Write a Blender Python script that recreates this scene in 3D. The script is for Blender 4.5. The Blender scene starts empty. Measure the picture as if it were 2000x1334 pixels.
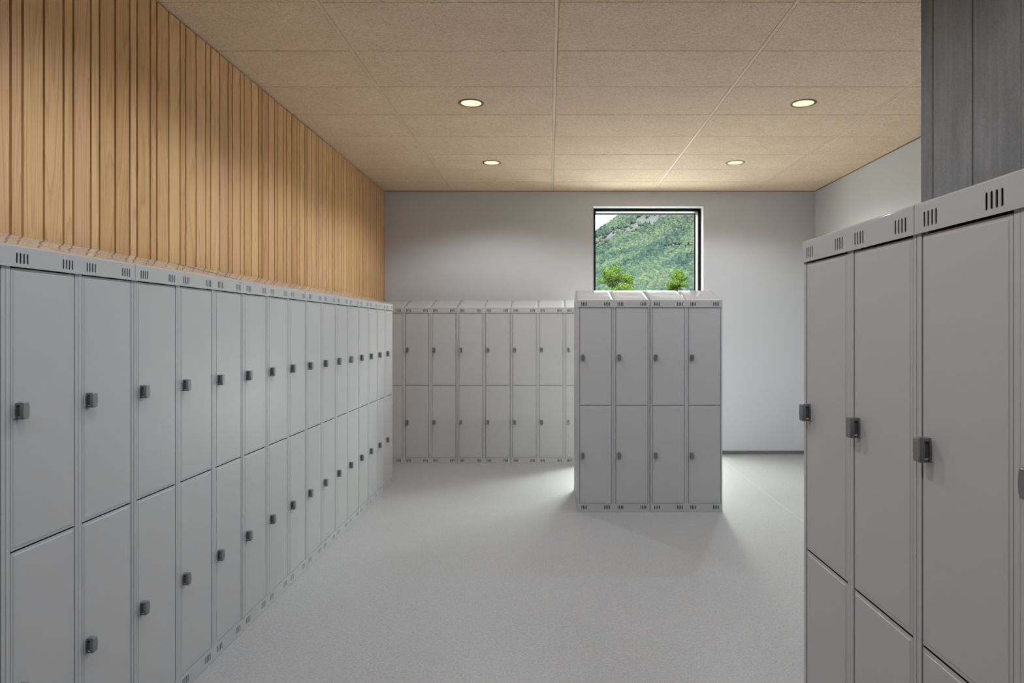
import bpy, bmesh, math, random
from mathutils import Vector, Matrix, noise
from mathutils.geometry import tessellate_polygon

S = bpy.context.scene
COL = S.collection
PI = math.pi

# ------------------------------------------------------------------ camera
F, CX, CY = 1342.0, 1072.0, 641.8          # focal length and principal point for 2000 x 1334
EYE = 1.516
cam_d = bpy.data.cameras.new('camera')
cam = bpy.data.objects.new('camera', cam_d); COL.objects.link(cam)
cam.location = (0, 0, EYE); cam.rotation_euler = (PI / 2, 0, 0)
cam_d.sensor_width = 36.0; cam_d.lens = 36.0 * F / 2000.0
cam_d.shift_x = -(CX - 1000.0) / 2000.0
cam_d.shift_y = -(667.0 - CY) / 2000.0
cam_d.clip_start = 0.02; cam_d.clip_end = 6000
S.camera = cam

# ------------------------------------------------------------------ sky, sun, exposure
SKY = 20.0                                   # base brightness of the cloudy sky
GLOW = 36.0                                  # extra sky lobe added at the right to brighten the far-left floor and lockers
w = bpy.data.worlds.new('sky'); S.world = w; w.use_nodes = True
nt = w.node_tree; nt.nodes.clear()
o_ = nt.nodes.new('ShaderNodeOutputWorld'); bg = nt.nodes.new('ShaderNodeBackground')
tc = nt.nodes.new('ShaderNodeTexCoord'); sx = nt.nodes.new('ShaderNodeSeparateXYZ')


def wmath(op, a, b=None, c=None):
    n = nt.nodes.new('ShaderNodeMath'); n.operation = op
    for i, v in enumerate((a, b, c)):
        if v is None: continue
        if hasattr(v, 'is_linked'): nt.links.new(v, n.inputs[i])
        else: n.inputs[i].default_value = v
    return n.outputs[0]


nt.links.new(tc.outputs['Generated'], sx.inputs[0])
up = wmath('MULTIPLY_ADD', wmath('MAXIMUM', sx.outputs['Z'], 0.0), SKY * 0.55, SKY * 0.45)   # brighter overhead than at the horizon
dt = nt.nodes.new('ShaderNodeVectorMath'); dt.operation = 'DOT_PRODUCT'; dt.inputs[1].default_value = Vector((0.60, 0.66, 0.45)).normalized()
nt.links.new(tc.outputs['Generated'], dt.inputs[0])
gl_ = wmath('MULTIPLY', wmath('POWER', wmath('MAXIMUM', dt.outputs['Value'], 0.0), 5.0), GLOW)
nt.links.new(wmath('ADD', up, gl_), bg.inputs['Strength'])
bg.inputs['Color'].default_value = (1.0, 0.99, 0.965, 1)
nt.links.new(bg.outputs[0], o_.inputs['Surface'])
sun_d = bpy.data.lights.new('sun', 'SUN'); sun_d.energy = 72.0; sun_d.angle = math.radians(8)
sun = bpy.data.objects.new('sun', sun_d); COL.objects.link(sun)
sun.rotation_euler = (math.radians(48), 0, 0)
SPOT = 48.0                                  # watts of each ceiling downlight
S.view_settings.view_transform = 'Standard'; S.view_settings.look = 'None'
S.view_settings.exposure = 0.0; S.view_settings.gamma = 1.0
S.view_settings.use_curve_mapping = False


# ------------------------------------------------------------------ materials
def new_mat(name, rgb=(0.5, 0.5, 0.5), rough=0.5, metal=0.0, spec=0.5):
    m = bpy.data.materials.new(name); m.use_nodes = True
    b = m.node_tree.nodes['Principled BSDF']
    b.inputs['Base Color'].default_value = (*rgb, 1); b.inputs['Roughness'].default_value = rough
    b.inputs['Metallic'].default_value = metal; b.inputs['Specular IOR Level'].default_value = spec
    return m


def N(m, t, **kw):
    n = m.node_tree.nodes.new(t)
    for k, v in kw.items():
        if k in n.inputs.keys(): n.inputs[k].default_value = v
        else: setattr(n, k, v)
    return n


def L(m, a, b): m.node_tree.links.new(a, b)


def B(m): return m.node_tree.nodes['Principled BSDF']


def math_node(m, op, a, b=None, c=None):
    n = N(m, 'ShaderNodeMath', operation=op)
    for i, v in enumerate((a, b, c)):
        if v is None: continue
        if hasattr(v, 'is_linked'): L(m, v, n.inputs[i])
        else: n.inputs[i].default_value = v
    return n.outputs[0]


def ramp(m, fac, stops):
    r = N(m, 'ShaderNodeValToRGB'); e = r.color_ramp.elements
    while len(e) < len(stops): e.new(0.5)
    for i, (p, c) in enumerate(stops):
        e[i].position = p; e[i].color = (*c, 1)
    L(m, fac, r.inputs[0]); return r.outputs[0]


def mixc(m, fac, a, b, mode='MIX'):
    n = N(m, 'ShaderNodeMix', data_type='RGBA', blend_type=mode)
    for sock, v in ((n.inputs[0], fac), (n.inputs[6], a), (n.inputs[7], b)):
        if hasattr(v, 'is_linked'): L(m, v, sock)
        elif isinstance(v, tuple): sock.default_value = (*v, 1)
        else: sock.default_value = v
    return n.outputs[2]


def noise_tex(m, vec, scale, detail=3.0, rough=0.5, dist=0.0):
    n = N(m, 'ShaderNodeTexNoise', Scale=scale, Detail=detail, Roughness=rough, Distortion=dist)
    if vec is not None: L(m, vec, n.inputs['Vector'])
    return n.outputs['Fac']


def mapped(m, scale=(1, 1, 1), loc=(0, 0, 0), src=None):
    if src is None: src = N(m, 'ShaderNodeTexCoord').outputs['Object']
    mp = N(m, 'ShaderNodeMapping'); mp.inputs['Scale'].default_value = scale; mp.inputs['Location'].default_value = loc
    L(m, src, mp.inputs['Vector']); return mp.outputs[0]


def bump(m, h, strength, dist=0.01):
    n = N(m, 'ShaderNodeBump', Strength=strength, Distance=dist)
    L(m, h, n.inputs['Height']); L(m, n.outputs[0], B(m).inputs['Normal'])


M = {}
# powder coated lockers
PAINT = (0.48, 0.48, 0.483)
M['paint'] = m = new_mat('locker_paint', PAINT, 0.36, 0, 0.5)
bump(m, noise_tex(m, mapped(m), 900, 2), 0.03, 0.0004)
M['top'] = m = new_mat('locker_top_paint', PAINT, 0.055, 0, 0.55)
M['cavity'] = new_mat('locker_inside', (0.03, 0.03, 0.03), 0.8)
M['knob'] = m = new_mat('knob_metal', (0.23, 0.23, 0.235), 0.36, 0.55, 0.5)
M['knob_core'] = new_mat('knob_core_shade', (0.12, 0.12, 0.122), 0.4, 0.5)  # knob metal darkened to paint shade into the recess
M['chrome'] = new_mat('chrome', (0.75, 0.75, 0.77), 0.12, 1.0)
M['black'] = new_mat('black_recess', (0.012, 0.012, 0.012), 0.6)
M['plate'] = new_mat('knob_plate_paint', (0.55, 0.55, 0.55), 0.35)
M['badge'] = new_mat('badge_ink', (0.12, 0.12, 0.13), 0.5)

# white wall paint
M['wall'] = m = new_mat('wall_paint', (0.62, 0.63, 0.648), 0.75, 0, 0.3)
bump(m, noise_tex(m, mapped(m), 160, 3), 0.05, 0.002)
M['base'] = m = new_mat('skirting_vinyl', (0.14, 0.14, 0.142), 0.55)
c = noise_tex(m, mapped(m), 260, 2)
L(m, ramp(m, c, [(0.3, (0.10, 0.10, 0.10)), (0.75, (0.22, 0.22, 0.22))]), B(m).inputs['Base Color'])

# speckled vinyl floor
M['floor'] = m = new_mat('speckled_vinyl', (0.4, 0.4, 0.4), 0.42, 0, 0.5)
vec = mapped(m)
v1 = N(m, 'ShaderNodeTexVoronoi', Scale=150.0); L(m, vec, v1.inputs['Vector'])
v2 = N(m, 'ShaderNodeTexVoronoi', Scale=210.0); L(m, mapped(m, loc=(3.3, 1.7, 0)), v2.inputs['Vector'])
s1 = N(m, 'ShaderNodeSeparateColor'); L(m, v1.outputs['Color'], s1.inputs[0])
s2 = N(m, 'ShaderNodeSeparateColor'); L(m, v2.outputs['Color'], s2.inputs[0])
dark = math_node(m, 'MULTIPLY', math_node(m, 'GREATER_THAN', s1.outputs[0], 0.86), math_node(m, 'LESS_THAN', v1.outputs['Distance'], 0.36))
lite = math_node(m, 'MULTIPLY', math_node(m, 'GREATER_THAN', s2.outputs[1], 0.90), math_node(m, 'LESS_THAN', v2.outputs['Distance'], 0.36))
base = ramp(m, noise_tex(m, vec, 95, 4, 0.75), [(0.32, (0.315, 0.315, 0.316)), (0.68, (0.475, 0.475, 0.476))])
big = ramp(m, noise_tex(m, vec, 1.6, 3), [(0.3, (0.96, 0.96, 0.96)), (0.7, (1, 1, 1))])
c1 = mixc(m, math_node(m, 'MULTIPLY', dark, 0.7), base, (0.20, 0.20, 0.205))
c2 = mixc(m, math_node(m, 'MULTIPLY', lite, 0.65), c1, (0.66, 0.66, 0.66))
sp = N(m, 'ShaderNodeSeparateXYZ'); L(m, vec, sp.inputs[0])
seam = math_node(m, 'LESS_THAN', math_node(m, 'ABSOLUTE', math_node(m, 'SUBTRACT', sp.outputs[0], 2.0)), 0.003)
seam2 = math_node(m, 'LESS_THAN', math_node(m, 'ABSOLUTE', math_node(m, 'ADD', sp.outputs[0], 0.01)), 0.002)
c3 = mixc(m, math_node(m, 'ADD', math_node(m, 'MULTIPLY', seam, 0.6), math_node(m, 'MULTIPLY', seam2, 0.12)), c2, (0.6, 0.6, 0.6))
L(m, mixc(m, 1.0, c3, big, 'MULTIPLY'), B(m).inputs['Base Color'])
bump(m, noise_tex(m, vec, 420, 2), 0.06, 0.001)

# wood-wool ceiling boards
M['ceil'] = m = new_mat('wood_wool_board', (0.4, 0.31, 0.23), 0.9, 0, 0.15)
at = N(m, 'ShaderNodeAttribute', attribute_name='panel')
off = N(m, 'ShaderNodeVectorMath', operation='ADD')
L(m, N(m, 'ShaderNodeTexCoord').outputs['Object'], off.inputs[0]); L(m, at.outputs['Vector'], off.inputs[1])
fa = noise_tex(m, mapped(m, (60, 190, 60), src=off.outputs[0]), 1.0, 4, 0.65, 1.6)
fb = noise_tex(m, mapped(m, (150, 70, 90), (5, 3, 1), src=off.outputs[0]), 1.0, 4, 0.65, 1.6)
fc = noise_tex(m, mapped(m, (3, 3, 3), src=off.outputs[0]), 1.0, 3, 0.6)
f = math_node(m, 'MULTIPLY_ADD', fa, 0.6, math_node(m, 'MULTIPLY', fb, 0.4))
colr = ramp(m, f, [(0.38, (0.50, 0.355, 0.24)), (0.5, (0.85, 0.655, 0.47)), (0.62, (0.98, 0.80, 0.60))])
tint = ramp(m, fc, [(0.3, (0.93, 0.92, 0.91)), (0.7, (1.0, 1.0, 1.0))])
L(m, mixc(m, 1.0, colr, tint, 'MULTIPLY'), B(m).inputs['Base Color'])
bump(m, f, 0.5, 0.004)
M['ceil_bar'] = new_mat('ceiling_bar_paint', (0.76, 0.59, 0.435), 0.6)
M['ceil_edge'] = new_mat('ceiling_edge_wood', (0.30, 0.19, 0.11), 0.6)
M['gap'] = new_mat('dark_void', (0.035, 0.025, 0.018), 0.9)

# wooden wall boards
M['wood'] = m = new_mat('pine_boards', (0.6, 0.4, 0.24), 0.5, 0, 0.35)
at = N(m, 'ShaderNodeAttribute', attribute_name='board')
sep = N(m, 'ShaderNodeSeparateXYZ'); L(m, at.outputs['Vector'], sep.inputs[0])
add = N(m, 'ShaderNodeVectorMath', operation='MULTIPLY_ADD')
L(m, at.outputs['Vector'], add.inputs[0]); add.inputs[1].default_value = (0, 0, 41.0)
L(m, N(m, 'ShaderNodeTexCoord').outputs['Object'], add.inputs[2])
off2 = N(m, 'ShaderNodeVectorMath', operation='MULTIPLY_ADD')
L(m, at.outputs['Vector'], off2.inputs[0]); off2.inputs[1].default_value = (0, 3.7, 0); L(m, add.outputs[0], off2.inputs[2])
P = off2.outputs[0]
# flat-sawn growth rings: distance field of a stretched, wandering log
wob = noise_tex(m, mapped(m, (4, 4, 0.9), src=P), 1.0, 3, 0.5)
wv = math_node(m, 'MULTIPLY', wob, 7.5)
ringy = noise_tex(m, mapped(m, (9, 9, 0.55), (2, 7, 3), src=P), 1.0, 1.5, 0.4)
ring = math_node(m, 'FRACT', math_node(m, 'ADD', math_node(m, 'MULTIPLY', ringy, 15.0), math_node(m, 'MULTIPLY', wob, 1.2)))
rl = ramp(m, ring, [(0.0, (1, 1, 1)), (0.55, (0.97, 0.97, 0.97)), (0.86, (0.80, 0.77, 0.73)), (0.93, (0.76, 0.72, 0.68)), (1.0, (1, 1, 1))])
fine = noise_tex(m, mapped(m, (240, 240, 3.0), src=P), 1.0, 3, 0.6)
fl = ramp(m, fine, [(0.3, (0.88, 0.87, 0.85)), (0.65, (1.04, 1.04, 1.04))])
bc = ramp(m, sep.outputs[0], [(0.0, (0.6080, 0.3455, 0.1492)), (0.3, (0.6935, 0.4192, 0.1887)), (0.55, (0.7600, 0.4884, 0.2283)), (0.8, (0.7315, 0.4377, 0.2283)), (1.0, (0.6555, 0.4009, 0.2062))])
cw = mixc(m, 1.0, mixc(m, 0.85, bc, rl, 'MULTIPLY'), fl, 'MULTIPLY')
L(m, cw, B(m).inputs['Base Color'])
bump(m, fine, 0.06, 0.001)
M['groove'] = new_mat('dark_batten', (0.06, 0.035, 0.02), 0.8)

# board-marked concrete
M['concrete'] = m = new_mat('board_marked_concrete', (0.13, 0.13, 0.13), 0.7, 0, 0.3)
vec = mapped(m)
at = N(m, 'ShaderNodeAttribute', attribute_name='board'); sep = N(m, 'ShaderNodeSeparateXYZ'); L(m, at.outputs['Vector'], sep.inputs[0])
cl = noise_tex(m, mapped(m, (5, 5, 2.2)), 1.0, 6, 0.65)
st = noise_tex(m, mapped(m, (70, 70, 3)), 1.0, 4, 0.6)
gr = noise_tex(m, mapped(m, (160, 160, 160)), 1.0, 3, 0.7)
mixf = math_node(m, 'MULTIPLY_ADD', cl, 0.55, math_node(m, 'MULTIPLY_ADD', st, 0.25, math_node(m, 'MULTIPLY', gr, 0.25)))
cc = ramp(m, mixf, [(0.38, (0.145, 0.146, 0.147)), (0.52, (0.203, 0.204, 0.206)), (0.68, (0.285, 0.286, 0.288))])
bt = ramp(m, sep.outputs[0], [(0.0, (0.9, 0.9, 0.9)), (1.0, (1.1, 1.1, 1.1))])
vp = N(m, 'ShaderNodeTexVoronoi', Scale=75.0); L(m, vec, vp.inputs['Vector'])
sc = N(m, 'ShaderNodeSeparateColor'); L(m, vp.outputs['Color'], sc.inputs[0])
pore = math_node(m, 'MULTIPLY', math_node(m, 'GREATER_THAN', sc.outputs[0], 0.93), math_node(m, 'LESS_THAN', vp.outputs['Distance'], 0.26))
cc = mixc(m, math_node(m, 'MULTIPLY', pore, 0.75), mixc(m, 1.0, cc, bt, 'MULTIPLY'), (0.03, 0.03, 0.03))
L(m, cc, B(m).inputs['Base Color'])
bump(m, math_node(m, 'SUBTRACT', gr, pore), 0.25, 0.004)

# window
M['frame'] = new_mat('black_window_frame', (0.006, 0.006, 0.0065), 0.5, 0, 0.15)
M['lining'] = new_mat('pale_metal_lining', (0.085, 0.086, 0.086), 0.5, 0.0)
M['gap_shade'] = new_mat('door_gap_shade', (0.035, 0.035, 0.035), 0.9, 0, 0.1)  # dark colour on the door sides, painted in as the gap's shade
M['glass'] = m = bpy.data.materials.new('window_glass'); m.use_nodes = True; m.node_tree.nodes.clear()
go = N(m, 'ShaderNodeOutputMaterial'); gm = N(m, 'ShaderNodeMixShader'); gt = N(m, 'ShaderNodeBsdfTransparent'); gg = N(m, 'ShaderNodeBsdfGlossy')
gt.inputs['Color'].default_value = (0.93, 0.96, 0.95, 1); gg.inputs['Roughness'].default_value = 0.0
fr = N(m, 'ShaderNodeLayerWeight', Blend=0.5)
L(m, math_node(m, 'MULTIPLY_ADD', math_node(m, 'POWER', fr.outputs['Facing'], 5.0), 0.96, 0.04), gm.inputs[0]); L(m, gt.outputs[0], gm.inputs[1]); L(m, gg.outputs[0], gm.inputs[2]); L(m, gm.outputs[0], go.inputs['Surface'])
M['lamp_ring'] = new_mat('bronze_ring', (0.10, 0.075, 0.055), 0.5)
M['reflector'] = new_mat('lamp_reflector', (0.86, 0.75, 0.58), 0.35, 0.3)
M['emit'] = m = new_mat('lamp_diffuser', (1, 0.95, 0.85), 0.5)
B(m).inputs['Emission Color'].default_value = (1.0, 0.93, 0.82, 1); B(m).inputs['Emission Strength'].default_value = 9.0


def leaf_mat(name, stops, sc):
    m = new_mat(name, stops[1][1], 0.9, 0, 0.0)
    f = noise_tex(m, mapped(m), sc, 3, 0.6)
    at = N(m, 'ShaderNodeAttribute', attribute_name='tint')
    sp = N(m, 'ShaderNodeSeparateXYZ'); L(m, at.outputs['Vector'], sp.inputs[0])
    g = math_node(m, 'MULTIPLY_ADD', f, 0.5, math_node(m, 'MULTIPLY', sp.outputs[0], 0.5))
    L(m, ramp(m, g, stops), B(m).inputs['Base Color']); return m


M['forest'] = leaf_mat('forest_leaves_hazed', [(0.22, (0.0030, 0.0062, 0.0072)), (0.5, (0.0085, 0.0138, 0.0105)), (0.78, (0.0200, 0.0250, 0.0140))], 0.8)  # bluish tint puts distance haze into the leaf colour
M['leaves'] = leaf_mat('birch_leaves', [(0.15, (0.0077, 0.0166, 0.0035)), (0.5, (0.0179, 0.0311, 0.0054)), (0.85, (0.0385, 0.0502, 0.0088))], 1.2)
M['bark'] = new_mat('bark', (0.018, 0.014, 0.010), 0.9)
M['hill'] = m = new_mat('hillside_ground', (0.05, 0.08, 0.04), 0.9, 0, 0.0)
at = N(m, 'ShaderNodeAttribute', attribute_name='scree')
sp = N(m, 'ShaderNodeSeparateXYZ'); L(m, at.outputs['Vector'], sp.inputs[0])
rk = ramp(m, noise_tex(m, mapped(m), 0.12, 5, 0.7), [(0.3, (0.0131, 0.0143, 0.0150)), (0.7, (0.0263, 0.0274, 0.0281))])
L(m, mixc(m, sp.outputs[0], (0.0088, 0.0154, 0.0088), rk), B(m).inputs['Base Color'])
M['grass'] = m = new_mat('meadow', (0.06, 0.10, 0.03), 0.9, 0, 0.0)
L(m, ramp(m, noise_tex(m, mapped(m), 0.4, 4), [(0.3, (0.0400, 0.0520, 0.0240)), (0.7, (0.0640, 0.0760, 0.0360))]), B(m).inputs['Base Color'])


M['bounce_slab'] = new_mat('pale_bounce_slab', (0.30, 0.30, 0.30), 0.9)  # for the unseen slab added outside as a daylight reflector

# ------------------------------------------------------------------ mesh helpers
class MB:
    def __init__(s): s.v = []; s.f = []; s.m = []; s.sm = []

    def face(s, pts, mi=0, smooth=False):
        i = len(s.v); s.v += [tuple(p) for p in pts]; s.f.append(list(range(i, i + len(pts)))); s.m.append(mi); s.sm.append(smooth)

    def box(s, a, b, mi=0, bevel=0.0):
        (x0, y0, z0), (x1, y1, z1) = a, b
        if bevel <= 0:
            p = [(x0, y0, z0), (x1, y0, z0), (x1, y1, z0), (x0, y1, z0), (x0, y0, z1), (x1, y0, z1), (x1, y1, z1), (x0, y1, z1)]
            i = len(s.v); s.v += p
            for q in ((0, 3, 2, 1), (4, 5, 6, 7), (0, 1, 5, 4), (1, 2, 6, 5), (2, 3, 7, 6), (3, 0, 4, 7)):
                s.f.append([i + k for k in q]); s.m.append(mi); s.sm.append(False)
        else:
            bm = bmesh.new(); bmesh.ops.create_cube(bm, size=1.0)
            for v in bm.verts:
                v.co = Vector(((x0 + x1) / 2 + v.co.x * (x1 - x0), (y0 + y1) / 2 + v.co.y * (y1 - y0), (z0 + z1) / 2 + v.co.z * (z1 - z0)))
            bmesh.ops.bevel(bm, geom=bm.edges[:], offset=bevel, segments=2, affect='EDGES', profile=0.5)
            s.add_bm(bm, mi); bm.free()

    def add_bm(s, bm, mi=0, smooth=False):
        i = len(s.v); bm.verts.index_update(); s.v += [tuple(v.co) for v in bm.verts]
        for f in bm.faces: s.f.append([i + v.index for v in f.verts]); s.m.append(mi); s.sm.append(smooth)

    def grid(s, rows, mi=0, smooth=True):
        i = len(s.v); nr, nc = len(rows), len(rows[0])
        for r in rows: s.v += [tuple(p) for p in r]
        for a in range(nr - 1):
            for b in range(nc - 1):
                s.f.append([i + a * nc + b, i + a * nc + b + 1, i + (a + 1) * nc + b + 1, i + (a + 1) * nc + b]); s.m.append(mi); s.sm.append(smooth)

    def loft(s, loops, mi=0, smooth=False, cap0=True, cap1=True):
        i = len(s.v); n = len(loops[0])
        for lp in loops: s.v += [tuple(p) for p in lp]
        for a in range(len(loops) - 1):
            for b in range(n):
                c = (b + 1) % n
                s.f.append([i + a * n + b, i + a * n + c, i + (a + 1) * n + c, i + (a + 1) * n + b]); s.m.append(mi); s.sm.append(smooth)
        if cap0: s.f.append([i + k for k in range(n)][::-1]); s.m.append(mi); s.sm.append(False)
        if cap1: s.f.append([i + (len(loops) - 1) * n + k for k in range(n)]); s.m.append(mi); s.sm.append(False)

    def holed(s, outer, holes, depth, axis_fn, mi=0):
        """flat plate of 2D outline with holes, thickened; axis_fn(u,v,d)->xyz"""
        polys = [outer] + holes
        tri = tessellate_polygon([[Vector((u, v, 0)) for u, v in p] for p in polys])
        flat = [p for pl in polys for p in pl]
        for d, rev in ((0.0, False), (depth, True)):
            i = len(s.v); s.v += [axis_fn(u, v, d) for u, v in flat]
            for t in tri:
                q = list(t)
                s.f.append([i + k for k in (q[::-1] if rev else q)]); s.m.append(mi); s.sm.append(False)
        for pl in polys:
            n = len(pl)
            for k in range(n):
                a, b = pl[k], pl[(k + 1) % n]
                s.face([axis_fn(*a, 0), axis_fn(*b, 0), axis_fn(*b, depth), axis_fn(*a, depth)], mi)

    def mesh(s, name, mats):
        me = bpy.data.meshes.new(name); me.from_pydata(s.v, [], s.f)
        for m in mats: me.materials.append(m)
        me.polygons.foreach_set('material_index', s.m); me.polygons.foreach_set('use_smooth', s.sm)
        me.validate(); me.update()
        bm = bmesh.new(); bm.from_mesh(me); bmesh.ops.remove_doubles(bm, verts=bm.verts, dist=1e-6)
        bmesh.ops.recalc_face_normals(bm, faces=bm.faces); bm.to_mesh(me); bm.free()
        return me


def link(name, me, parent=None, loc=(0, 0, 0)):
    o = bpy.data.objects.new(name, me); COL.objects.link(o); o.location = loc
    if parent: o.parent = parent
    return o


def build(mb, name, mats, parent=None, loc=(0, 0, 0)): return link(name, mb.mesh(name, mats if isinstance(mats, list) else [mats]), parent, loc)


def tag(o, label, cat, group=None, kind=None):
    o['label'] = label; o['category'] = cat
    if group: o['group'] = group
    if kind: o['kind'] = kind
    return o


def struct(o, label, cat): return tag(o, label, cat, kind='structure')


def empty(name, loc=(0, 0, 0), rz=0.0, parent=None):
    o = bpy.data.objects.new(name, None); COL.objects.link(o); o.location = loc; o.rotation_euler = (0, 0, rz); o.empty_display_size = 0.1
    if parent: o.parent = parent
    return o


def face_attr(me, name, vals):
    a = me.attributes.new(name, 'FLOAT_VECTOR', 'FACE')
    a.data.foreach_set('vector', [c for v in vals for c in v])


# ------------------------------------------------------------------ room dimensions
YB, YF = 8.30, -5.6            # back wall / wall behind the camera
XW, XR = -1.98, 3.216          # face of the wooden wall / right wall
ZC = 3.178                     # ceiling
XC, YC = 1.165, 2.153          # concrete wall face and its far end
WX0, WX1, WZ0, WZ1 = 0.539, 1.866, 0.06, 2.990   # window opening


# floor
mb = MB(); mb.box((XW - 0.25, YF - 0.2, -0.12), (XR + 0.2, YB + 0.32, 0.0))
struct(build(mb, 'floor', M['floor']), 'grey speckled vinyl floor', 'floor')

# back wall with the window opening
mb = MB()
mb.holed([(XW - 0.25, 0.0), (XR + 0.2, 0.0), (XR + 0.2, ZC + 0.25), (XW - 0.25, ZC + 0.25)],
         [[(WX0, WZ0), (WX1, WZ0), (WX1, WZ1), (WX0, WZ1)]], 0.32, lambda u, v, d: (u, YB + d, v))
struct(build(mb, 'wall_back', M['wall']), 'plain pale grey back wall around the window', 'wall')
mb = MB(); mb.box((XR, YF - 0.2, 0.0), (XR + 0.2, YB - 0.001, ZC + 0.25))
struct(build(mb, 'wall_right', M['wall']), 'plain pale wall on the right beyond the concrete', 'wall')
mb = MB(); mb.box((XW - 0.25, YF - 0.2, 0.0), (XR - 0.001, YF, ZC + 0.25))
struct(build(mb, 'wall_front', M['wall']), 'plain pale wall behind the viewer', 'wall')

# skirtings
mb = MB(); mb.box((WX1 + 0.02, YB - 0.006, 0.0), (XR - 0.001, YB - 0.0005, 0.042), bevel=0.0015)
struct(build(mb, 'baseboard_back', M['base']), 'low dark grey skirting along the back wall', 'skirting')
mb = MB(); mb.box((XR - 0.006, YC, 0.0), (XR - 0.0005, YB - 0.007, 0.042), bevel=0.0015)
struct(build(mb, 'baseboard_right', M['base']), 'low dark grey skirting along the right wall', 'skirting')

# wooden wall of narrow and wide boards
rnd = random.Random(7)
seq = 'SLLSLSLLSLSLLSLLSLLSLSLLSLLSLSLLSLSLLSLLSLSLLSLLSLSLLSLLSLSLLSLSLLS'
ys = [2.528]
for ch in seq: ys.append(ys[-1] + (0.0575 if ch == 'S' else 0.1093))
ys = [y for y in ys if y < YB - 0.03] + [YB - 0.002]
y = ys[0]; k = 0; pre = []
while y > YF + 0.15:
    y -= 0.0575 if 'LSLLS'[k % 5] == 'S' else 0.1093; pre.append(y); k += 1
ys = pre[::-1] + ys
mb = MB(); bid = []
for a, b in zip(ys[:-1], ys[1:]):
    n0 = len(mb.f); g = 0.0058
    mb.box((XW - 0.022, a + g, 0.002), (XW, b - g if b < YB - 0.01 else b, ZC - 0.012), 0, bevel=0.0012)
    r = (rnd.random(), rnd.random() * 3, rnd.random())
    bid += [r] * (len(mb.f) - n0)
n0 = len(mb.f); mb.box((XW - 0.06, YF, 0.001), (XW - 0.0221, YB - 0.001, ZC + 0.2), 1); bid += [(0, 0, 0)] * (len(mb.f) - n0)
me = bpy.data.meshes.new('wall_left'); me.from_pydata(mb.v, [], mb.f)
me.materials.append(M['wood']); me.materials.append(M['groove']); me.polygons.foreach_set('material_index', mb.m); face_attr(me, 'board', bid); me.update()
struct(link('wall_left', me), 'left wall clad in upright pale wooden boards of two widths', 'wall')

# board-marked concrete wall behind the right-hand lockers
mb = MB(); bid = []; yy = YC; wd = [0.066, 0.097, 0.100, 0.104, 0.090] + [0.1] * 120; k = 0
while yy > YF + 0.02:
    nx = max(yy - wd[k], YF + 0.001); d = (0.0, 0.0022, -0.0012, 0.0012, 0.0)[k % 5]; n0 = len(mb.f)
    mb.box((XC + d, nx + 0.0006, 0.001), (XC + 0.2, yy - 0.0006, ZC + 0.2), 0, bevel=0.0016); bid += [(rnd.random(), 0, 0)] * (len(mb.f) - n0)
    yy = nx; k += 1
me = bpy.data.meshes.new('wall_concrete'); me.from_pydata(mb.v, [], mb.f); me.materials.append(M['concrete']); face_attr(me, 'board', bid); me.update()
struct(link('wall_concrete', me), 'dark board-marked concrete wall behind the right-hand lockers', 'wall')

# ceiling: wood-wool boards on flush bars, round holes for the lamps
LAMPS = [(-0.572, 6.878), (1.866, 6.878), (-0.572, 5.062), (1.876, 5.066), (-0.572, 3.24), (1.876, 3.24), (-0.572, 1.41), (-0.572, -0.42)]
bars = [-1.180, 0.040, 1.264, 2.478]
xs = [XW - 0.02] + bars + [XR]
yj = [4.113 + 0.612 * k for k in range(-15, 7)] + [YB]
yj = [YF] + [v for v in yj if YF + 0.1 < v < YB - 0.2] + [YB]
mb = MB(); pid = []
HR = 0.088
for i in range(len(xs) - 1):
    xa = xs[i] + (0.011 if i > 0 else 0); xb = xs[i + 1] - (0.011 if i < len(xs) - 2 else 0)
    for j in range(len(yj) - 1):
        ya, yb = yj[j] + 0.0016, yj[j + 1] - 0.0016
        n0 = len(mb.f); dz = rnd.uniform(-0.0008, 0.0008)
        bv = 0.0035
        hole = [(lx, ly) for lx, ly in LAMPS if xa < lx < xb and ya < ly < yb]
        A = [(xa, ya), (xb, ya), (xb, yb), (xa, yb)]; I = [(xa + bv, ya + bv), (xb - bv, ya + bv), (xb - bv, yb - bv), (xa + bv, yb - bv)]
        if hole:
            lx, ly = hole[0]; H = [(lx + HR * math.cos(t * PI / 20), ly + HR * math.sin(t * PI / 20)) for t in range(40)]
            mb.holed(I, [H], 0.022, lambda u, v, d, dz=dz: (u, v, ZC + dz + d))
        else:
            mb.face([(u, v, ZC + dz) for u, v in I])
        for q in range(4):
            r_ = (q + 1) % 4
            mb.face([(*A[q], ZC + dz + bv), (*A[r_], ZC + dz + bv), (*I[r_], ZC + dz), (*I[q], ZC + dz)])
            mb.face([(*A[q], ZC + dz + 0.022), (*A[r_], ZC + dz + 0.022), (*A[r_], ZC + dz + bv), (*A[q], ZC + dz + bv)])
        pid += [(rnd.random() * 9, rnd.random() * 9, rnd.random() * 9)] * (len(mb.f) - n0)
for x in bars:
    n0 = len(mb.f); mb.box((x - 0.0095, YF, ZC + 0.0005), (x + 0.0095, YB, ZC + 0.02), 1); pid += [(0, 0, 0)] * (len(mb.f) - n0)
n0 = len(mb.f); mb.holed([(XW - 0.25, YF - 0.2), (XR + 0.2, YF - 0.2), (XR + 0.2, YB + 0.32), (XW - 0.25, YB + 0.32)], [], 0.06, lambda u, v, d: (u, v, ZC + 0.2 + d), 2); pid += [(0, 0, 0)] * (len(mb.f) - n0)
me = bpy.data.meshes.new('ceiling'); me.from_pydata(mb.v, [], mb.f)
for k_ in ('ceil', 'ceil_bar', 'gap'): me.materials.append(M[k_])
me.polygons.foreach_set('material_index', mb.m); face_attr(me, 'panel', pid); me.update()
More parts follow.
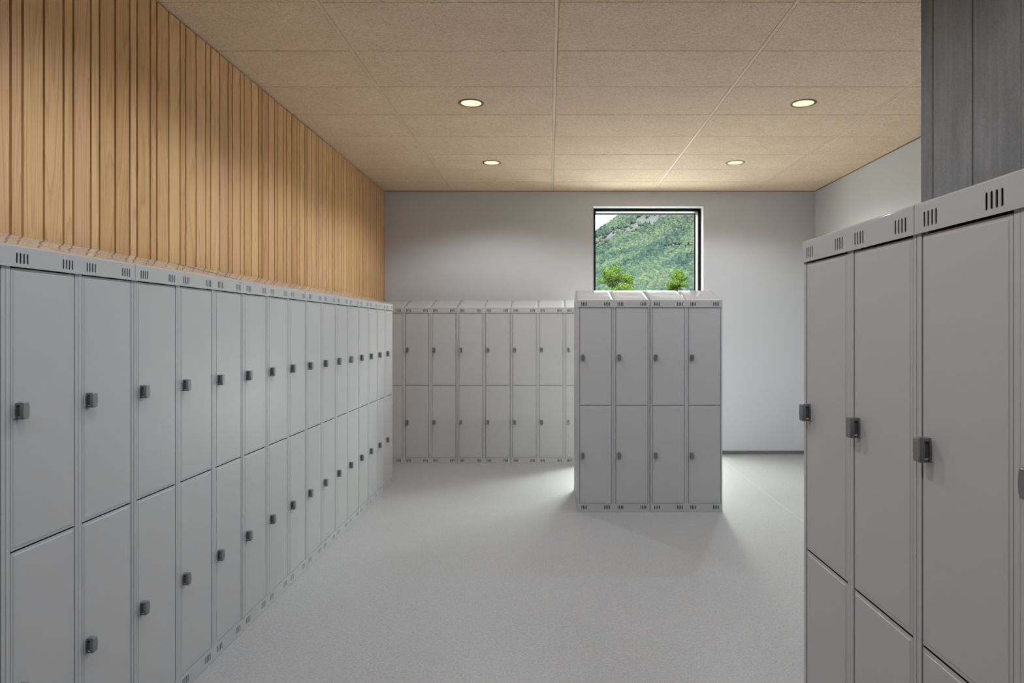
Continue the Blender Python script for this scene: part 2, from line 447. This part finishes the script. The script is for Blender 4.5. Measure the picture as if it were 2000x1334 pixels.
struct(link('ceiling', me), 'suspended ceiling of tan wood-wool boards', 'ceiling')
mb = MB(); mb.box((XW + 0.001, YB - 0.010, ZC - 0.008), (XR - 0.001, YB - 0.0005, ZC - 0.001))
struct(build(mb, 'trim_1', M['ceil_edge']), 'thin brown edge strip where ceiling meets back wall', 'trim')
mb = MB(); mb.box((XR - 0.010, YF + 0.01, ZC - 0.008), (XR - 0.0005, YB - 0.011, ZC - 0.001))
struct(build(mb, 'trim_2', M['ceil_edge']), 'thin brown edge strip where ceiling meets right wall', 'trim')

# window: black frame, pane, pale outer lining
win = empty('window_1', ((WX0 + WX1) / 2, YB + 0.14, WZ0)); struct(win, 'black framed window in the back wall looking onto the mountainside', 'window')
def wloc(o): o.location = -win.location; return o
def ringbox(mb, x0, x1, z0, z1, t, y0, y1, bevel=0.0):
    mb.box((x0, y0, z0), (x0 + t, y1, z1), 0, bevel); mb.box((x1 - t, y0, z0), (x1, y1, z1), 0, bevel)
    mb.box((x0 + t, y0, z0), (x1 - t, y1, z0 + t), 0, bevel); mb.box((x0 + t, y0, z1 - t), (x1 - t, y1, z1), 0, bevel)
mb = MB(); ringbox(mb, WX0 + .001, WX1 - .001, WZ0 + .001, WZ1 - .001, 0.034, YB + 0.135, YB + 0.185)
wloc(build(mb, 'window_frame', M['frame'], win))
mb = MB(); mb.box((WX0 + 0.030, YB + 0.170, WZ0 + 0.030), (WX1 - 0.030, YB + 0.176, WZ1 - 0.030))
wloc(build(mb, 'glass_pane', M['glass'], win))
mb = MB(); ringbox(mb, WX0 + .001, WX1 - .001, WZ0 + .001, WZ1 - .001, 0.030, YB + 0.186, YB + 0.312)
for sx_ in (WX0 + 0.30, WX1 - 0.28): mb.box((sx_, YB + 0.235, WZ1 - 0.033), (sx_ + 0.02, YB + 0.255, WZ1 - 0.0305))
wloc(build(mb, 'outer_lining', M['lining'], win))
mb = MB(); ringbox(mb, WX0 - .01, WX1 + .01, WZ0 - .01, WZ1 + .01, 0.055, YB + 0.3205, YB + 0.335)
wloc(build(mb, 'outer_trim', M['frame'], win))

# ------------------------------------------------------------------ lockers
D, MW, ZF = 0.384, 0.300, 0.096         # depth, column width, rise of the sloping top


def slot(cx, cz, w_=0.0064, h=0.031):
    r = w_ / 2; p = []
    for k in range(7): a = PI * k / 6; p.append((cx + r * math.cos(a), cz + h / 2 - r + r * math.sin(a)))
    for k in range(7): a = PI + PI * k / 6; p.append((cx + r * math.cos(a), cz - h / 2 + r + r * math.sin(a)))
    return p


def slots(cz, x0=0.0):
    q = []
    for base in (0.0355, 0.2245):
        for k in range(4): q.append(slot(x0 + base + k * 0.0134, cz))
    return q


def knob_meshes():
    def outline(wm, we, h, n=6):
        r = []
        for k in range(n + 1): t = -1 + 2 * k / n; r.append((we + (wm - we) * (1 - t * t), t * h))
        return [(a, z) for a, z in r] + [(-a, z) for a, z in r[::-1]]
    ex = lambda o, y_, s=1.0: [(x * s, y_, z * (1 - (1 - s) * 0.6)) for x, z in o]
    full = outline(0.0145, 0.0105, 0.0240); core = outline(0.0100, 0.0095, 0.0175)
    b = MB()
    b.loft([ex(full, -0.0020), ex(full, -0.0060)], 0)                       # rear flange
    b.loft([ex(core, -0.0060), ex(core, -0.0165)], 2, cap0=False, cap1=False)   # barrel in the recess
    b.box((-0.0108, -0.0166, 0.0172), (0.0108, -0.0059, 0.0236), 0)         # bridge over the recess
    b.box((-0.0112, -0.0140, 0.0132), (0.0112, -0.0080, 0.0172), 1)         # dark eye under the bridge
    b.box((-0.0108, -0.0166, -0.0236), (0.0108, -0.0059, -0.0212), 0)
    b.box((-0.0104, -0.0160, -0.0212), (0.0104, -0.0062, -0.0180), 1)
    b.loft([ex(full, -0.0165), ex(full, -0.0235), ex(full, -0.0252, 0.96), ex(full, -0.0262, 0.86)], 0)   # cap
    k = b.mesh('lock_knob', [M['knob'], M['black'], M['knob_core']])
    c = MB()
    for s in (-1, 1):
        lp = [[(s * 0.0100 + 0.0018 * math.cos(t * PI / 5), y_, -0.0178 + 0.0018 * math.sin(t * PI / 5)) for t in range(10)] for y_ in (-0.0062, -0.0164)]
        c.loft(lp, 0, True)
    c.box((-0.0112, -0.0162, -0.0184), (0.0112, -0.0062, -0.0150), 0, 0.001)
    pin = c.mesh('lock_pin', [M['chrome']])
    p = MB(); p.box((-0.0165, -0.0020, -0.0215), (0.0165, 0.0006, 0.0215), 0, 0.0008); p.box((-0.0215, -0.0050, -0.0176), (-0.0135, -0.0030, -0.0164), 0)
    return k, pin, p.mesh('knob_plate', [M['plate']])


KNOB, PIN, PLATE = knob_meshes()
CACHE = {}


def door_mesh(z0, z1, side):
    """one pressed-steel door, face at y=0.001, local origin at the column's front lower left corner"""
    key = ('door', z0, z1)
    if key in CACHE: return CACHE[key]
    x0, x1 = 0.0196, 0.2816; b = MB(); r = 0.0085; yo, yi, ys_ = 0.0016, 0.0002, 0.018
    A = [(x0, z0), (x1, z0), (x1, z1), (x0, z1)]; I = [(x0 + r, z0 + r), (x1 - r, z0 + r), (x1 - r, z1 - r), (x0 + r, z1 - r)]
    J = [(x0 + r + .0012, z0 + r + .0012), (x1 - r - .0012, z0 + r + .0012), (x1 - r - .0012, z1 - r - .0012), (x0 + r + .0012, z1 - r - .0012)]
    E = [(x0 + .001, z0 + .001), (x1 - .001, z0 + .001), (x1 - .001, z1 - .001), (x0 + .001, z1 - .001)]
    rings = [[(x, ys_, z) for x, z in A], [(x, yo + 0.0003, z) for x, z in A], [(x, yo, z) for x, z in E], [(x, yo, z) for x, z in I], [(x, yi, z) for x, z in J]]
    b.loft(rings[:2], 1, False, True, False); b.loft(rings[1:], 0, False, False, True)
    CACHE[key] = b.mesh('door', [M['paint'], M['gap_shade']]); return CACHE[key]


def body_mesh(n, zs, zt, zr):
    key = ('body', n, zs, zt)
    if key in CACHE: return CACHE[key]
    b = MB(); W = n * MW - 0.003; zd = zt - 0.062
    b.box((0, 0.002, 0.0), (0.0012, D, zd + 0.03)); b.box((W - 0.0012, 0.002, 0.0), (W, D, zd + 0.03))
    b.box((0.0012, D - 0.002, 0.0), (W - 0.0012, D, zd + 0.03)); b.box((0.0012, 0.06, 0.0), (W - 0.0012, D - 0.002, 0.004), 1)
    b.box((0.0012, 0.060, 0.004), (W - 0.0012, 0.062, zt - 0.002), 1)           # dark interior behind slots and gaps
    for c in range(n):
        o = c * MW
        xl = o if c == 0 else o + 0.0006; xr = min(o + MW - 0.0006, W)
        b.box((xl, 0.0, 0.0665), (o + 0.0162, 0.020, zd + 0.004), 0, 0.0008)
        b.box((o + 0.2845, 0.0004, 0.0665), (xr, 0.020, zd + 0.004), 0, 0.0008)
        b.box((o + 0.0160, 0.019, zs - 0.012), (o + 0.2850, 0.030, zs + 0.012), 1)
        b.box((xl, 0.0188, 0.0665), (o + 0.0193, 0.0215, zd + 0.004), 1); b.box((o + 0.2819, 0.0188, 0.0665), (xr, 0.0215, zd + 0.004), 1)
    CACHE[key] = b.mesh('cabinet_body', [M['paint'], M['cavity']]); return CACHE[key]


def plinth_mesh(n):
    key = ('plinth', n)
    if key in CACHE: return CACHE[key]
    b = MB(); W = n * MW - 0.003; h = []
    for c in range(n): h += slots(0.0375, c * MW)
    b.holed([(0, 0.0015), (W, 0.0015), (W, 0.0665), (0, 0.0665)], h, 0.0016, lambda u, v, d: (u, -0.0022 + d, v))
    b.box((0, -0.0006, 0.0648), (W, 0.020, 0.0664)); b.box((0, -0.0006, 0.0), (W, 0.004, 0.0014), 0)
    CACHE[key] = b.mesh('plinth', [M['paint']]); return CACHE[key]


def top_mesh(zt, var, wide):
    """vented fascia and sloping sheet of one column"""
    key = ('top', zt, var, wide)
    if key in CACHE: return CACHE[key]
    b = MB(); zb = zt - 0.062; R = 0.005; x0, x1 = -0.0004, wide
    b.holed([(x0, zb), (x1, zb), (x1, zt - R), (x0, zt - R)], slots(zt - 0.0365), 0.0016, lambda u, v, d: (u, -0.0050 + d, v))
    rr = random.Random(var); rows = []
    ph = [rr.uniform(0, 6) for _ in range(4)]
    amp, ex_ = (0.0011, 1.05) if var >= 10 else (0.00022, 1.13)    # the block's sheets are dented, the rows' are evenly bowed
    prof = []
    for k in range(5):
        a = (PI / 2 - 0.30) * k / 4; prof.append((-0.0050 + R - R * math.cos(a), zt - R + R * math.sin(a)))
    y_s, z_s = prof[-1]; nseg = 12
    for k in range(1, nseg + 1):
        t = k / nseg; prof.append((y_s + (D - y_s) * t, z_s + (zt + ZF - z_s) * (1 - (1 - t) ** ex_)))
    nx = 10
    for i, (py, pz) in enumerate(prof):
        row = []
        for q in range(nx + 1):
            u = q / nx; dz = 0
            if i > 5:
                t = (i - 5) / (len(prof) - 6); env = math.sin(PI * t) * math.sin(PI * u)
                dz = amp * env * (math.sin(ph[0] + 4.5 * u + 3 * t) + 0.7 * math.sin(ph[1] + 7 * t - 3 * u))
            row.append((x0 + (x1 - x0) * u, py, pz + dz))
        rows.append(row)
    b.grid(rows, 1, True)
    for xx in (x0, x1):
        b.face([(xx, 0.002, zb)] + [(xx, p[0], p[1]) for p in [prof[0]] + prof[4:]] + [(xx, D, zb)])
    b.face([(x0, D, zb), (x1, D, zb), (x1, D, zt + ZF), (x0, D, zt + ZF)])
    CACHE[key] = b.mesh('sloping_top', [M['paint'], M['top']]); return CACHE[key]


def badge_mesh(zt, n):
    key = ('badge', zt, n)
    if key in CACHE: return CACHE[key]
    b = MB(); xr = n * MW; z = zt - 0.0135; y0, y1 = -0.0056, -0.0051
    for k in range(4): b.box((xr - 0.050 + k * 0.0020, y0, z - 0.0030 + (0 if k % 2 else 0.001)), (xr - 0.0488 + k * 0.0020, y1, z + 0.0012 + 0.0012 * min(k, 3 - k)))
    b.box((xr - 0.0505, y0, z - 0.0036), (xr - 0.0418, y1, z - 0.0028))
    for k in range(6): b.box((xr - 0.0390 + k * 0.0031, y0, z - 0.0006), (xr - 0.0368 + k * 0.0031, y1, z + 0.0014 + (0.0008 if k in (0, 3) else 0)))
    CACHE[key] = b.mesh('maker_badge', [M['badge']]); return CACHE[key]


def locker_unit(n, loc, rz, label, group, zs=0.8775, zt=1.755, badge=True, seed=0, turned=()):
    u = empty('locker_unit', loc, rz); tag(u, label, 'locker', group)
    W = n * MW - 0.003
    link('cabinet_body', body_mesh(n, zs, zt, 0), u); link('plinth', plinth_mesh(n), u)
    for c in range(n):
        wide = MW - 0.0004 if c < n - 1 else MW - 0.003
        link('sloping_top', top_mesh(zt, seed + c if seed >= 10 else (seed + c) % 5, wide), u, (c * MW, 0, 0))
        for i, (z0, z1, kz) in enumerate(((0.0690, zs - 0.0022, 0.468), (zs + 0.0022, zt - 0.0655, 1.279))):
            d = link('door', door_mesh(z0, z1, 0), u, (c * MW, 0, 0))
            for nm, me in (('lock_knob', KNOB), ('lock_pin', PIN), ('knob_plate', PLATE)):
                o = link(nm, me, d, (0.0440, 0.0002, kz))
                if (c, i) in turned and nm != 'knob_plate': o.rotation_euler = (0, math.radians(24), 0)
    if badge: link('maker_badge', badge_mesh(zt, n), u)
    return u


# left row: fronts face +X, columns run away from the viewer; far end at Y = 6.735
XLF, YE = -1.530, 6.735
gl = 'lockers along the wooden wall'
yy = YE
labels = ['grey locker unit under the wooden wall, farthest of its row, beside back lockers',
          'grey locker unit under the wooden wall, second from the far end, with two twisted locks',
          'narrow grey two-column locker unit in the middle of the row under the wooden wall',
          'grey locker unit on the near side of the narrow two-column one, wooden wall above',
          'grey locker unit under the wooden wall, third from the near left end',
          'big grey locker unit under the wooden wall, second from the near left end',
          'nearest grey locker unit under the wooden wall, cut off by the photo edge']
cols = [3, 3, 2, 3, 3, 3, 1]
bad = [False, True, True, True, True, False, False]
turn = [(), ((1, 1), (0, 1)), (), (), (), (), ()]
for n, lb, bd, tu, sd in zip(cols, labels, bad, turn, range(7)):
    yy -= n * MW
    locker_unit(n, (XLF, yy, 0), PI / 2, lb, gl, badge=bd, seed=sd * 3, turned=tu)

# back row: fronts face the viewer
gb = 'lockers along the back wall'
xb = -1.928
for n, lb, sd in ((3, 'grey three-column locker unit against the back wall, in the left corner', 1),
                  (2, 'grey two-column locker unit against the back wall, between two wider ones', 2),
                  (3, 'bright grey locker unit against the back wall, partly hidden by the free-standing lockers', 3)):
    locker_unit(n, (xb, 7.703, 0), 0, lb, gb, badge=sd < 3, seed=sd); xb += n * MW + 0.001

# free-standing block under the window, two units wide and back to back
gi = 'free-standing lockers in front of the window'
for k, lb in ((0, 'left half of the free-standing grey lockers in front of the window, facing the viewer'),
              (1, 'right half of the free-standing grey lockers in front of the window, facing the viewer')):
    locker_unit(2, (0.237 + k * 0.602, 5.688, 0), 0, lb, gi, badge=True, seed=12 + k * 2)
for k, lb in ((0, 'grey lockers behind the left half of the free-standing block, facing the window'),
              (1, 'grey lockers behind the right half of the free-standing block, facing the window')):
    locker_unit(2, (0.837 + k * 0.602 - 0.003, 5.688 + 2 * D + 0.004, 0), PI, lb, gi, badge=False, seed=1 + k * 2)

# right row: fronts face -X, slightly off parallel
gr_ = 'lockers in front of the concrete wall'
TH = math.radians(-90) + 0.0101
x1_, y1_ = 0.7386, 1.990
for k, lb in ((0, 'farther grey locker unit at the right, pale wall and concrete edge above it'),
              (1, 'nearest grey locker unit at the right edge, under the dark concrete wall')):
    dv = Vector((math.cos(TH), math.sin(TH), 0)) * (k * 2 * MW)
    locker_unit(2, (x1_ + dv.x, y1_ + dv.y, 0), TH, lb, gr_, zs=0.884, zt=1.768, badge=False, seed=k)


# ------------------------------------------------------------------ downlights
def circ(r, z, n=40): return [(r * math.cos(2 * PI * k / n), r * math.sin(2 * PI * k / n), z) for k in range(n)]


b = MB(); b.loft([circ(0.074, 0.004), circ(0.0765, -0.004), (circ(0.090, -0.004)), circ(0.0945, -0.001), circ(0.0945, 0.0)], 0, False, False, False); RING = b.mesh('trim_ring', [M['lamp_ring']])
b = MB(); b.loft([circ(0.075, -0.002), circ(0.070, 0.03), circ(0.055, 0.075)], 0, True, False, False)
b.loft([circ(0.0757, -0.002), circ(0.0707, 0.03), circ(0.0557, 0.076)], 0, True, False, True); REFL = b.mesh('reflector', [M['reflector']])
b = MB(); b.loft([circ(0.0545, 0.070), circ(0.0545, 0.073)], 0); EMIT = b.mesh('lamp_diffuser', [M['emit']])
ll = ['round recessed ceiling light far left, in front of the back wall', 'round recessed ceiling light far right, nearer the window corner',
      'round recessed ceiling light near left, above the middle of the floor', 'round recessed ceiling light near right, beside the concrete edge',
      'round recessed ceiling light over the left lockers, just above the frame', 'round recessed ceiling light at the far side of the concrete wall, above the frame',
      'round recessed ceiling light almost overhead of the viewer', 'round recessed ceiling light behind the viewer']
for (lx, ly), lb in zip(LAMPS, ll):
    t = empty('ceiling_downlight', (lx, ly, ZC)); tag(t, lb, 'ceiling light', 'recessed ceiling lights')
    link('trim_ring', RING, t); link('reflector', REFL, t); link('lamp_diffuser', EMIT, t)
    ld = bpy.data.lights.new('lamp_beam', 'SPOT'); ld.energy = SPOT; ld.spot_size = math.radians(150); ld.spot_blend = 0.4
    ld.shadow_soft_size = 0.015; ld.color = (0.94, 1.0, 1.07)
    lo = bpy.data.objects.new('lamp_beam', ld); COL.objects.link(lo); lo.parent = t; lo.location = (0, 0, -0.012)

# ------------------------------------------------------------------ outside
mb = MB(); mb.box((-400, YB + 0.6, -3.2), (600, 262, -3.0)); mb.box((-10, YB + 3.0, -3.0), (18, YB + 40, -0.3), 1)  # raised pale slab, out of view, added to bounce daylight onto the ceiling
struct(build(mb, 'ground', [M['grass'], M['bounce_slab']]), 'meadow outside the window, with an added unseen slab reflecting daylight', 'ground')


def ridge(x): return 1.5 + 1250 * 0.137 + 1.0 * (x - 85)


def terrain(x, y):
    t = max(0.0, min(1.3, (y - 255) / 995.0)); r = max(20.0, ridge(x) + 26 * noise.noise(Vector((x * 0.011, 3.1, 0))))
    g = t * (0.80 + 0.2 * t) if t <= 1 else 1 - 0.9 * (t - 1)
    return -3.1 + (r + 3.1) * g + 7.0 * t * noise.noise(Vector((x * 0.012, y * 0.008, 0.5)))


def project(x, y, z): return CX + F * x / y, CY - F * (z - EYE) / y


def scree(px, py):
    n1 = noise.noise(Vector((px * 0.03, py * 0.03, 2.0))) * 11 + noise.noise(Vector((px * 0.09, py * 0.12, 5.0))) * 6
    d = abs(py - (472 - (px - 1165) * 0.40) + n1) - 9.0
    if px > 1310: d += (px - 1310) * 0.6
    e = math.hypot((px - 1322) / 36.0, (py - (484 - (px - 1322) * 0.05)) / 9.0) * 9.0 - 8 + n1 * 0.5
    return max(0.0, min(1.0, 0.5 - min(d, e) * 0.2))


gx = [-260 + 10 * i for i in range(86)]; gy = [255 + 12.5 * j for j in range(101)]
vs, fs, sc_ = [], [], []
for yv in gy:
    for xv in gx: vs.append((xv, yv, terrain(xv, yv)))
nc = len(gx)
for j in range(len(gy) - 1):
    for i in range(nc - 1): fs.append((j * nc + i, j * nc + i + 1, (j + 1) * nc + i + 1, (j + 1) * nc + i))
me = bpy.data.meshes.new('mountainside'); me.from_pydata(vs, [], fs); me.materials.append(M['hill'])
a = me.attributes.new('scree', 'FLOAT_VECTOR', 'POINT')
a.data.foreach_set('vector', [q for v in vs for q in (scree(*project(*v)), 0, 0)])
for p in me.polygons: p.use_smooth = True
tag(link('mountainside', me), 'steep mountainside with grey scree seen through the window', 'mountain', kind='structure')

rnd = random.Random(21)


def blob(seed, tall):
    jit = random.Random(seed); bm = bmesh.new(); bmesh.ops.create_icosphere(bm, subdivisions=2, radius=1.0)
    for v in bm.verts:
        n_ = 0.55 * noise.noise(v.co * 1.6 + Vector((seed * 7.1, 0, 0))) + 0.5 * noise.noise(v.co * 4.1 + Vector((0, seed * 3.3, 0))); v.co *= 1 + n_ + jit.uniform(-0.14, 0.14)
        v.co.z *= tall
        if tall > 1.4: k_ = max(0.18, 1 - (v.co.z + tall) / (2.2 * tall)); v.co.x *= k_ * 1.3; v.co.y *= k_ * 1.3
    bm.verts.index_update()
    r = ([tuple(v.co) for v in bm.verts], [[q.index for q in f.verts] for f in bm.faces]); bm.free(); return r


BL = [blob(i, t) for i, t in enumerate((0.85, 0.95, 1.05, 0.9, 1.7, 1.9))]
fv, ff, ft = [], [], []
yv = 262.0
while yv < 1290:
    stp = 1.9 + 1.9 * (yv - 262) / 1000.0; xv = yv * 0.02 - 40
    xe = yv * 0.235 + 45
    while xv < xe:
        x = xv + rnd.uniform(-0.5, 0.5) * stp; y = yv + rnd.uniform(-0.5, 0.5) * stp
        xv += stp
        z = terrain(x, y); px, py = project(x, y, z)
        if rnd.random() < scree(px, py) * 0.96: continue
        dk = noise.noise(Vector((x * 0.02, y * 0.012, 9)))
        con = dk > 0.10 and rnd.random() < 0.55
        vl, fl_ = BL[rnd.choice((4, 5)) if con else rnd.randrange(4)]
        s = stp * rnd.uniform(0.55, 0.95) * (0.8 if con else 1.0); an = rnd.uniform(0, 6.28); ca, sa = math.cos(an) * s, math.sin(an) * s
        tt = max(0.0, min(1.0, (0.28 if con else 0.55) + rnd.uniform(-0.3, 0.3) - 0.35 * dk)); i0 = len(fv)
        for (a_, b_, c_) in vl: fv.append((x + a_ * ca - b_ * sa, y + a_ * sa + b_ * ca, z + s * (c_ + 0.75)))
        for f in fl_: ff.append([i0 + q for q in f])
        ft += [(tt, 0, 0)] * len(fl_)
    yv += stp * 0.95
me = bpy.data.meshes.new('forest'); me.from_pydata(fv, [], ff); me.materials.append(M['forest']); face_attr(me, 'tint', ft)
me.polygons.foreach_set('use_smooth', [True] * len(ff)); me.update()
tag(link('forest', me), 'dense green forest covering the mountainside behind the window', 'forest', kind='stuff')


def tree(px, py_top, wpx, Y, label, seed, name='leafy_tree'):
    x = (px - CX) / F * Y; H = (CY - py_top) / F * Y + EYE + 3.0; R = wpx / 2 / F * Y
    t = empty(name, (x, Y, -3.0)); tag(t, label, 'tree', 'trees outside the window')
    rr = random.Random(seed)
    b = MB(); n = 9; loops = []
    for k in range(6):
        q = k / 5; r = 0.16 * (1 - 0.75 * q); loops.append([(0.15 * math.sin(q * 4 + seed) + r * math.cos(2 * PI * i / n), r * math.sin(2 * PI * i / n), q * H * 0.8) for i in range(n)])
    b.loft(loops, 0, True); build(b, 'trunk', M['bark'], t)
    V, Fc, T = [], [], []
    cl = []
    for k in range(64):
        q = rr.random(); zz = H * (0.30 + 0.66 * q); rad = R * math.sqrt(max(0.05, 1 - ((q - 0.35) / 0.70) ** 2))
        a_ = rr.uniform(0, 6.28); d = rad * math.sqrt(rr.random()) * 0.9
        cl.append((d * math.cos(a_), d * math.sin(a_), zz, R * rr.uniform(0.17, 0.30)))
    cl.append((0, 0, H - R * 0.25, R * 0.25))
    for cx_, cy_, cz_, cr in cl:
        for k in range(420):
            v = Vector((rr.gauss(0, 1), rr.gauss(0, 1), rr.gauss(0, 1))).normalized() * cr * rr.uniform(0.7, 1.05); v.z *= 0.8
            c = Vector((cx_, cy_, cz_)) + v; nrm = (v.normalized() + Vector((rr.uniform(-.7, .7), rr.uniform(-.7, .7), rr.uniform(-.2, .9)))).normalized()
            u = nrm.orthogonal().normalized(); u.rotate(Matrix.Rotation(rr.uniform(0, 6.28), 3, nrm)); w_ = nrm.cross(u); s = rr.uniform(0.035, 0.075)
            i0 = len(V); V += [tuple(c - u * s), tuple(c - w_ * s * 0.5), tuple(c + u * s), tuple(c + w_ * s * 0.5)]; Fc.append((i0, i0 + 1, i0 + 2, i0 + 3))
            T.append((min(1, max(0, 0.5 + rr.uniform(-0.35, 0.35))), 0, 0))
    me = bpy.data.meshes.new('crown'); me.from_pydata(V, [], Fc); me.materials.append(M['leaves']); face_attr(me, 'tint', T); me.update()
    link('crown', me, t)


tree(1201, 514, 92, 62, 'broad green leafy tree outside the window, at the lower left of the pane', 3)
tree(1325, 523, 66, 66, 'rounded green leafy tree outside the window, at the lower right of the pane', 8)
tree(1365, 553, 44, 58, 'low yellow-green bush at the right edge of the window', 12, 'leafy_bush')
tree(1258, 566, 60, 58, 'low green bush between the two trees outside the window', 15, 'leafy_bush')
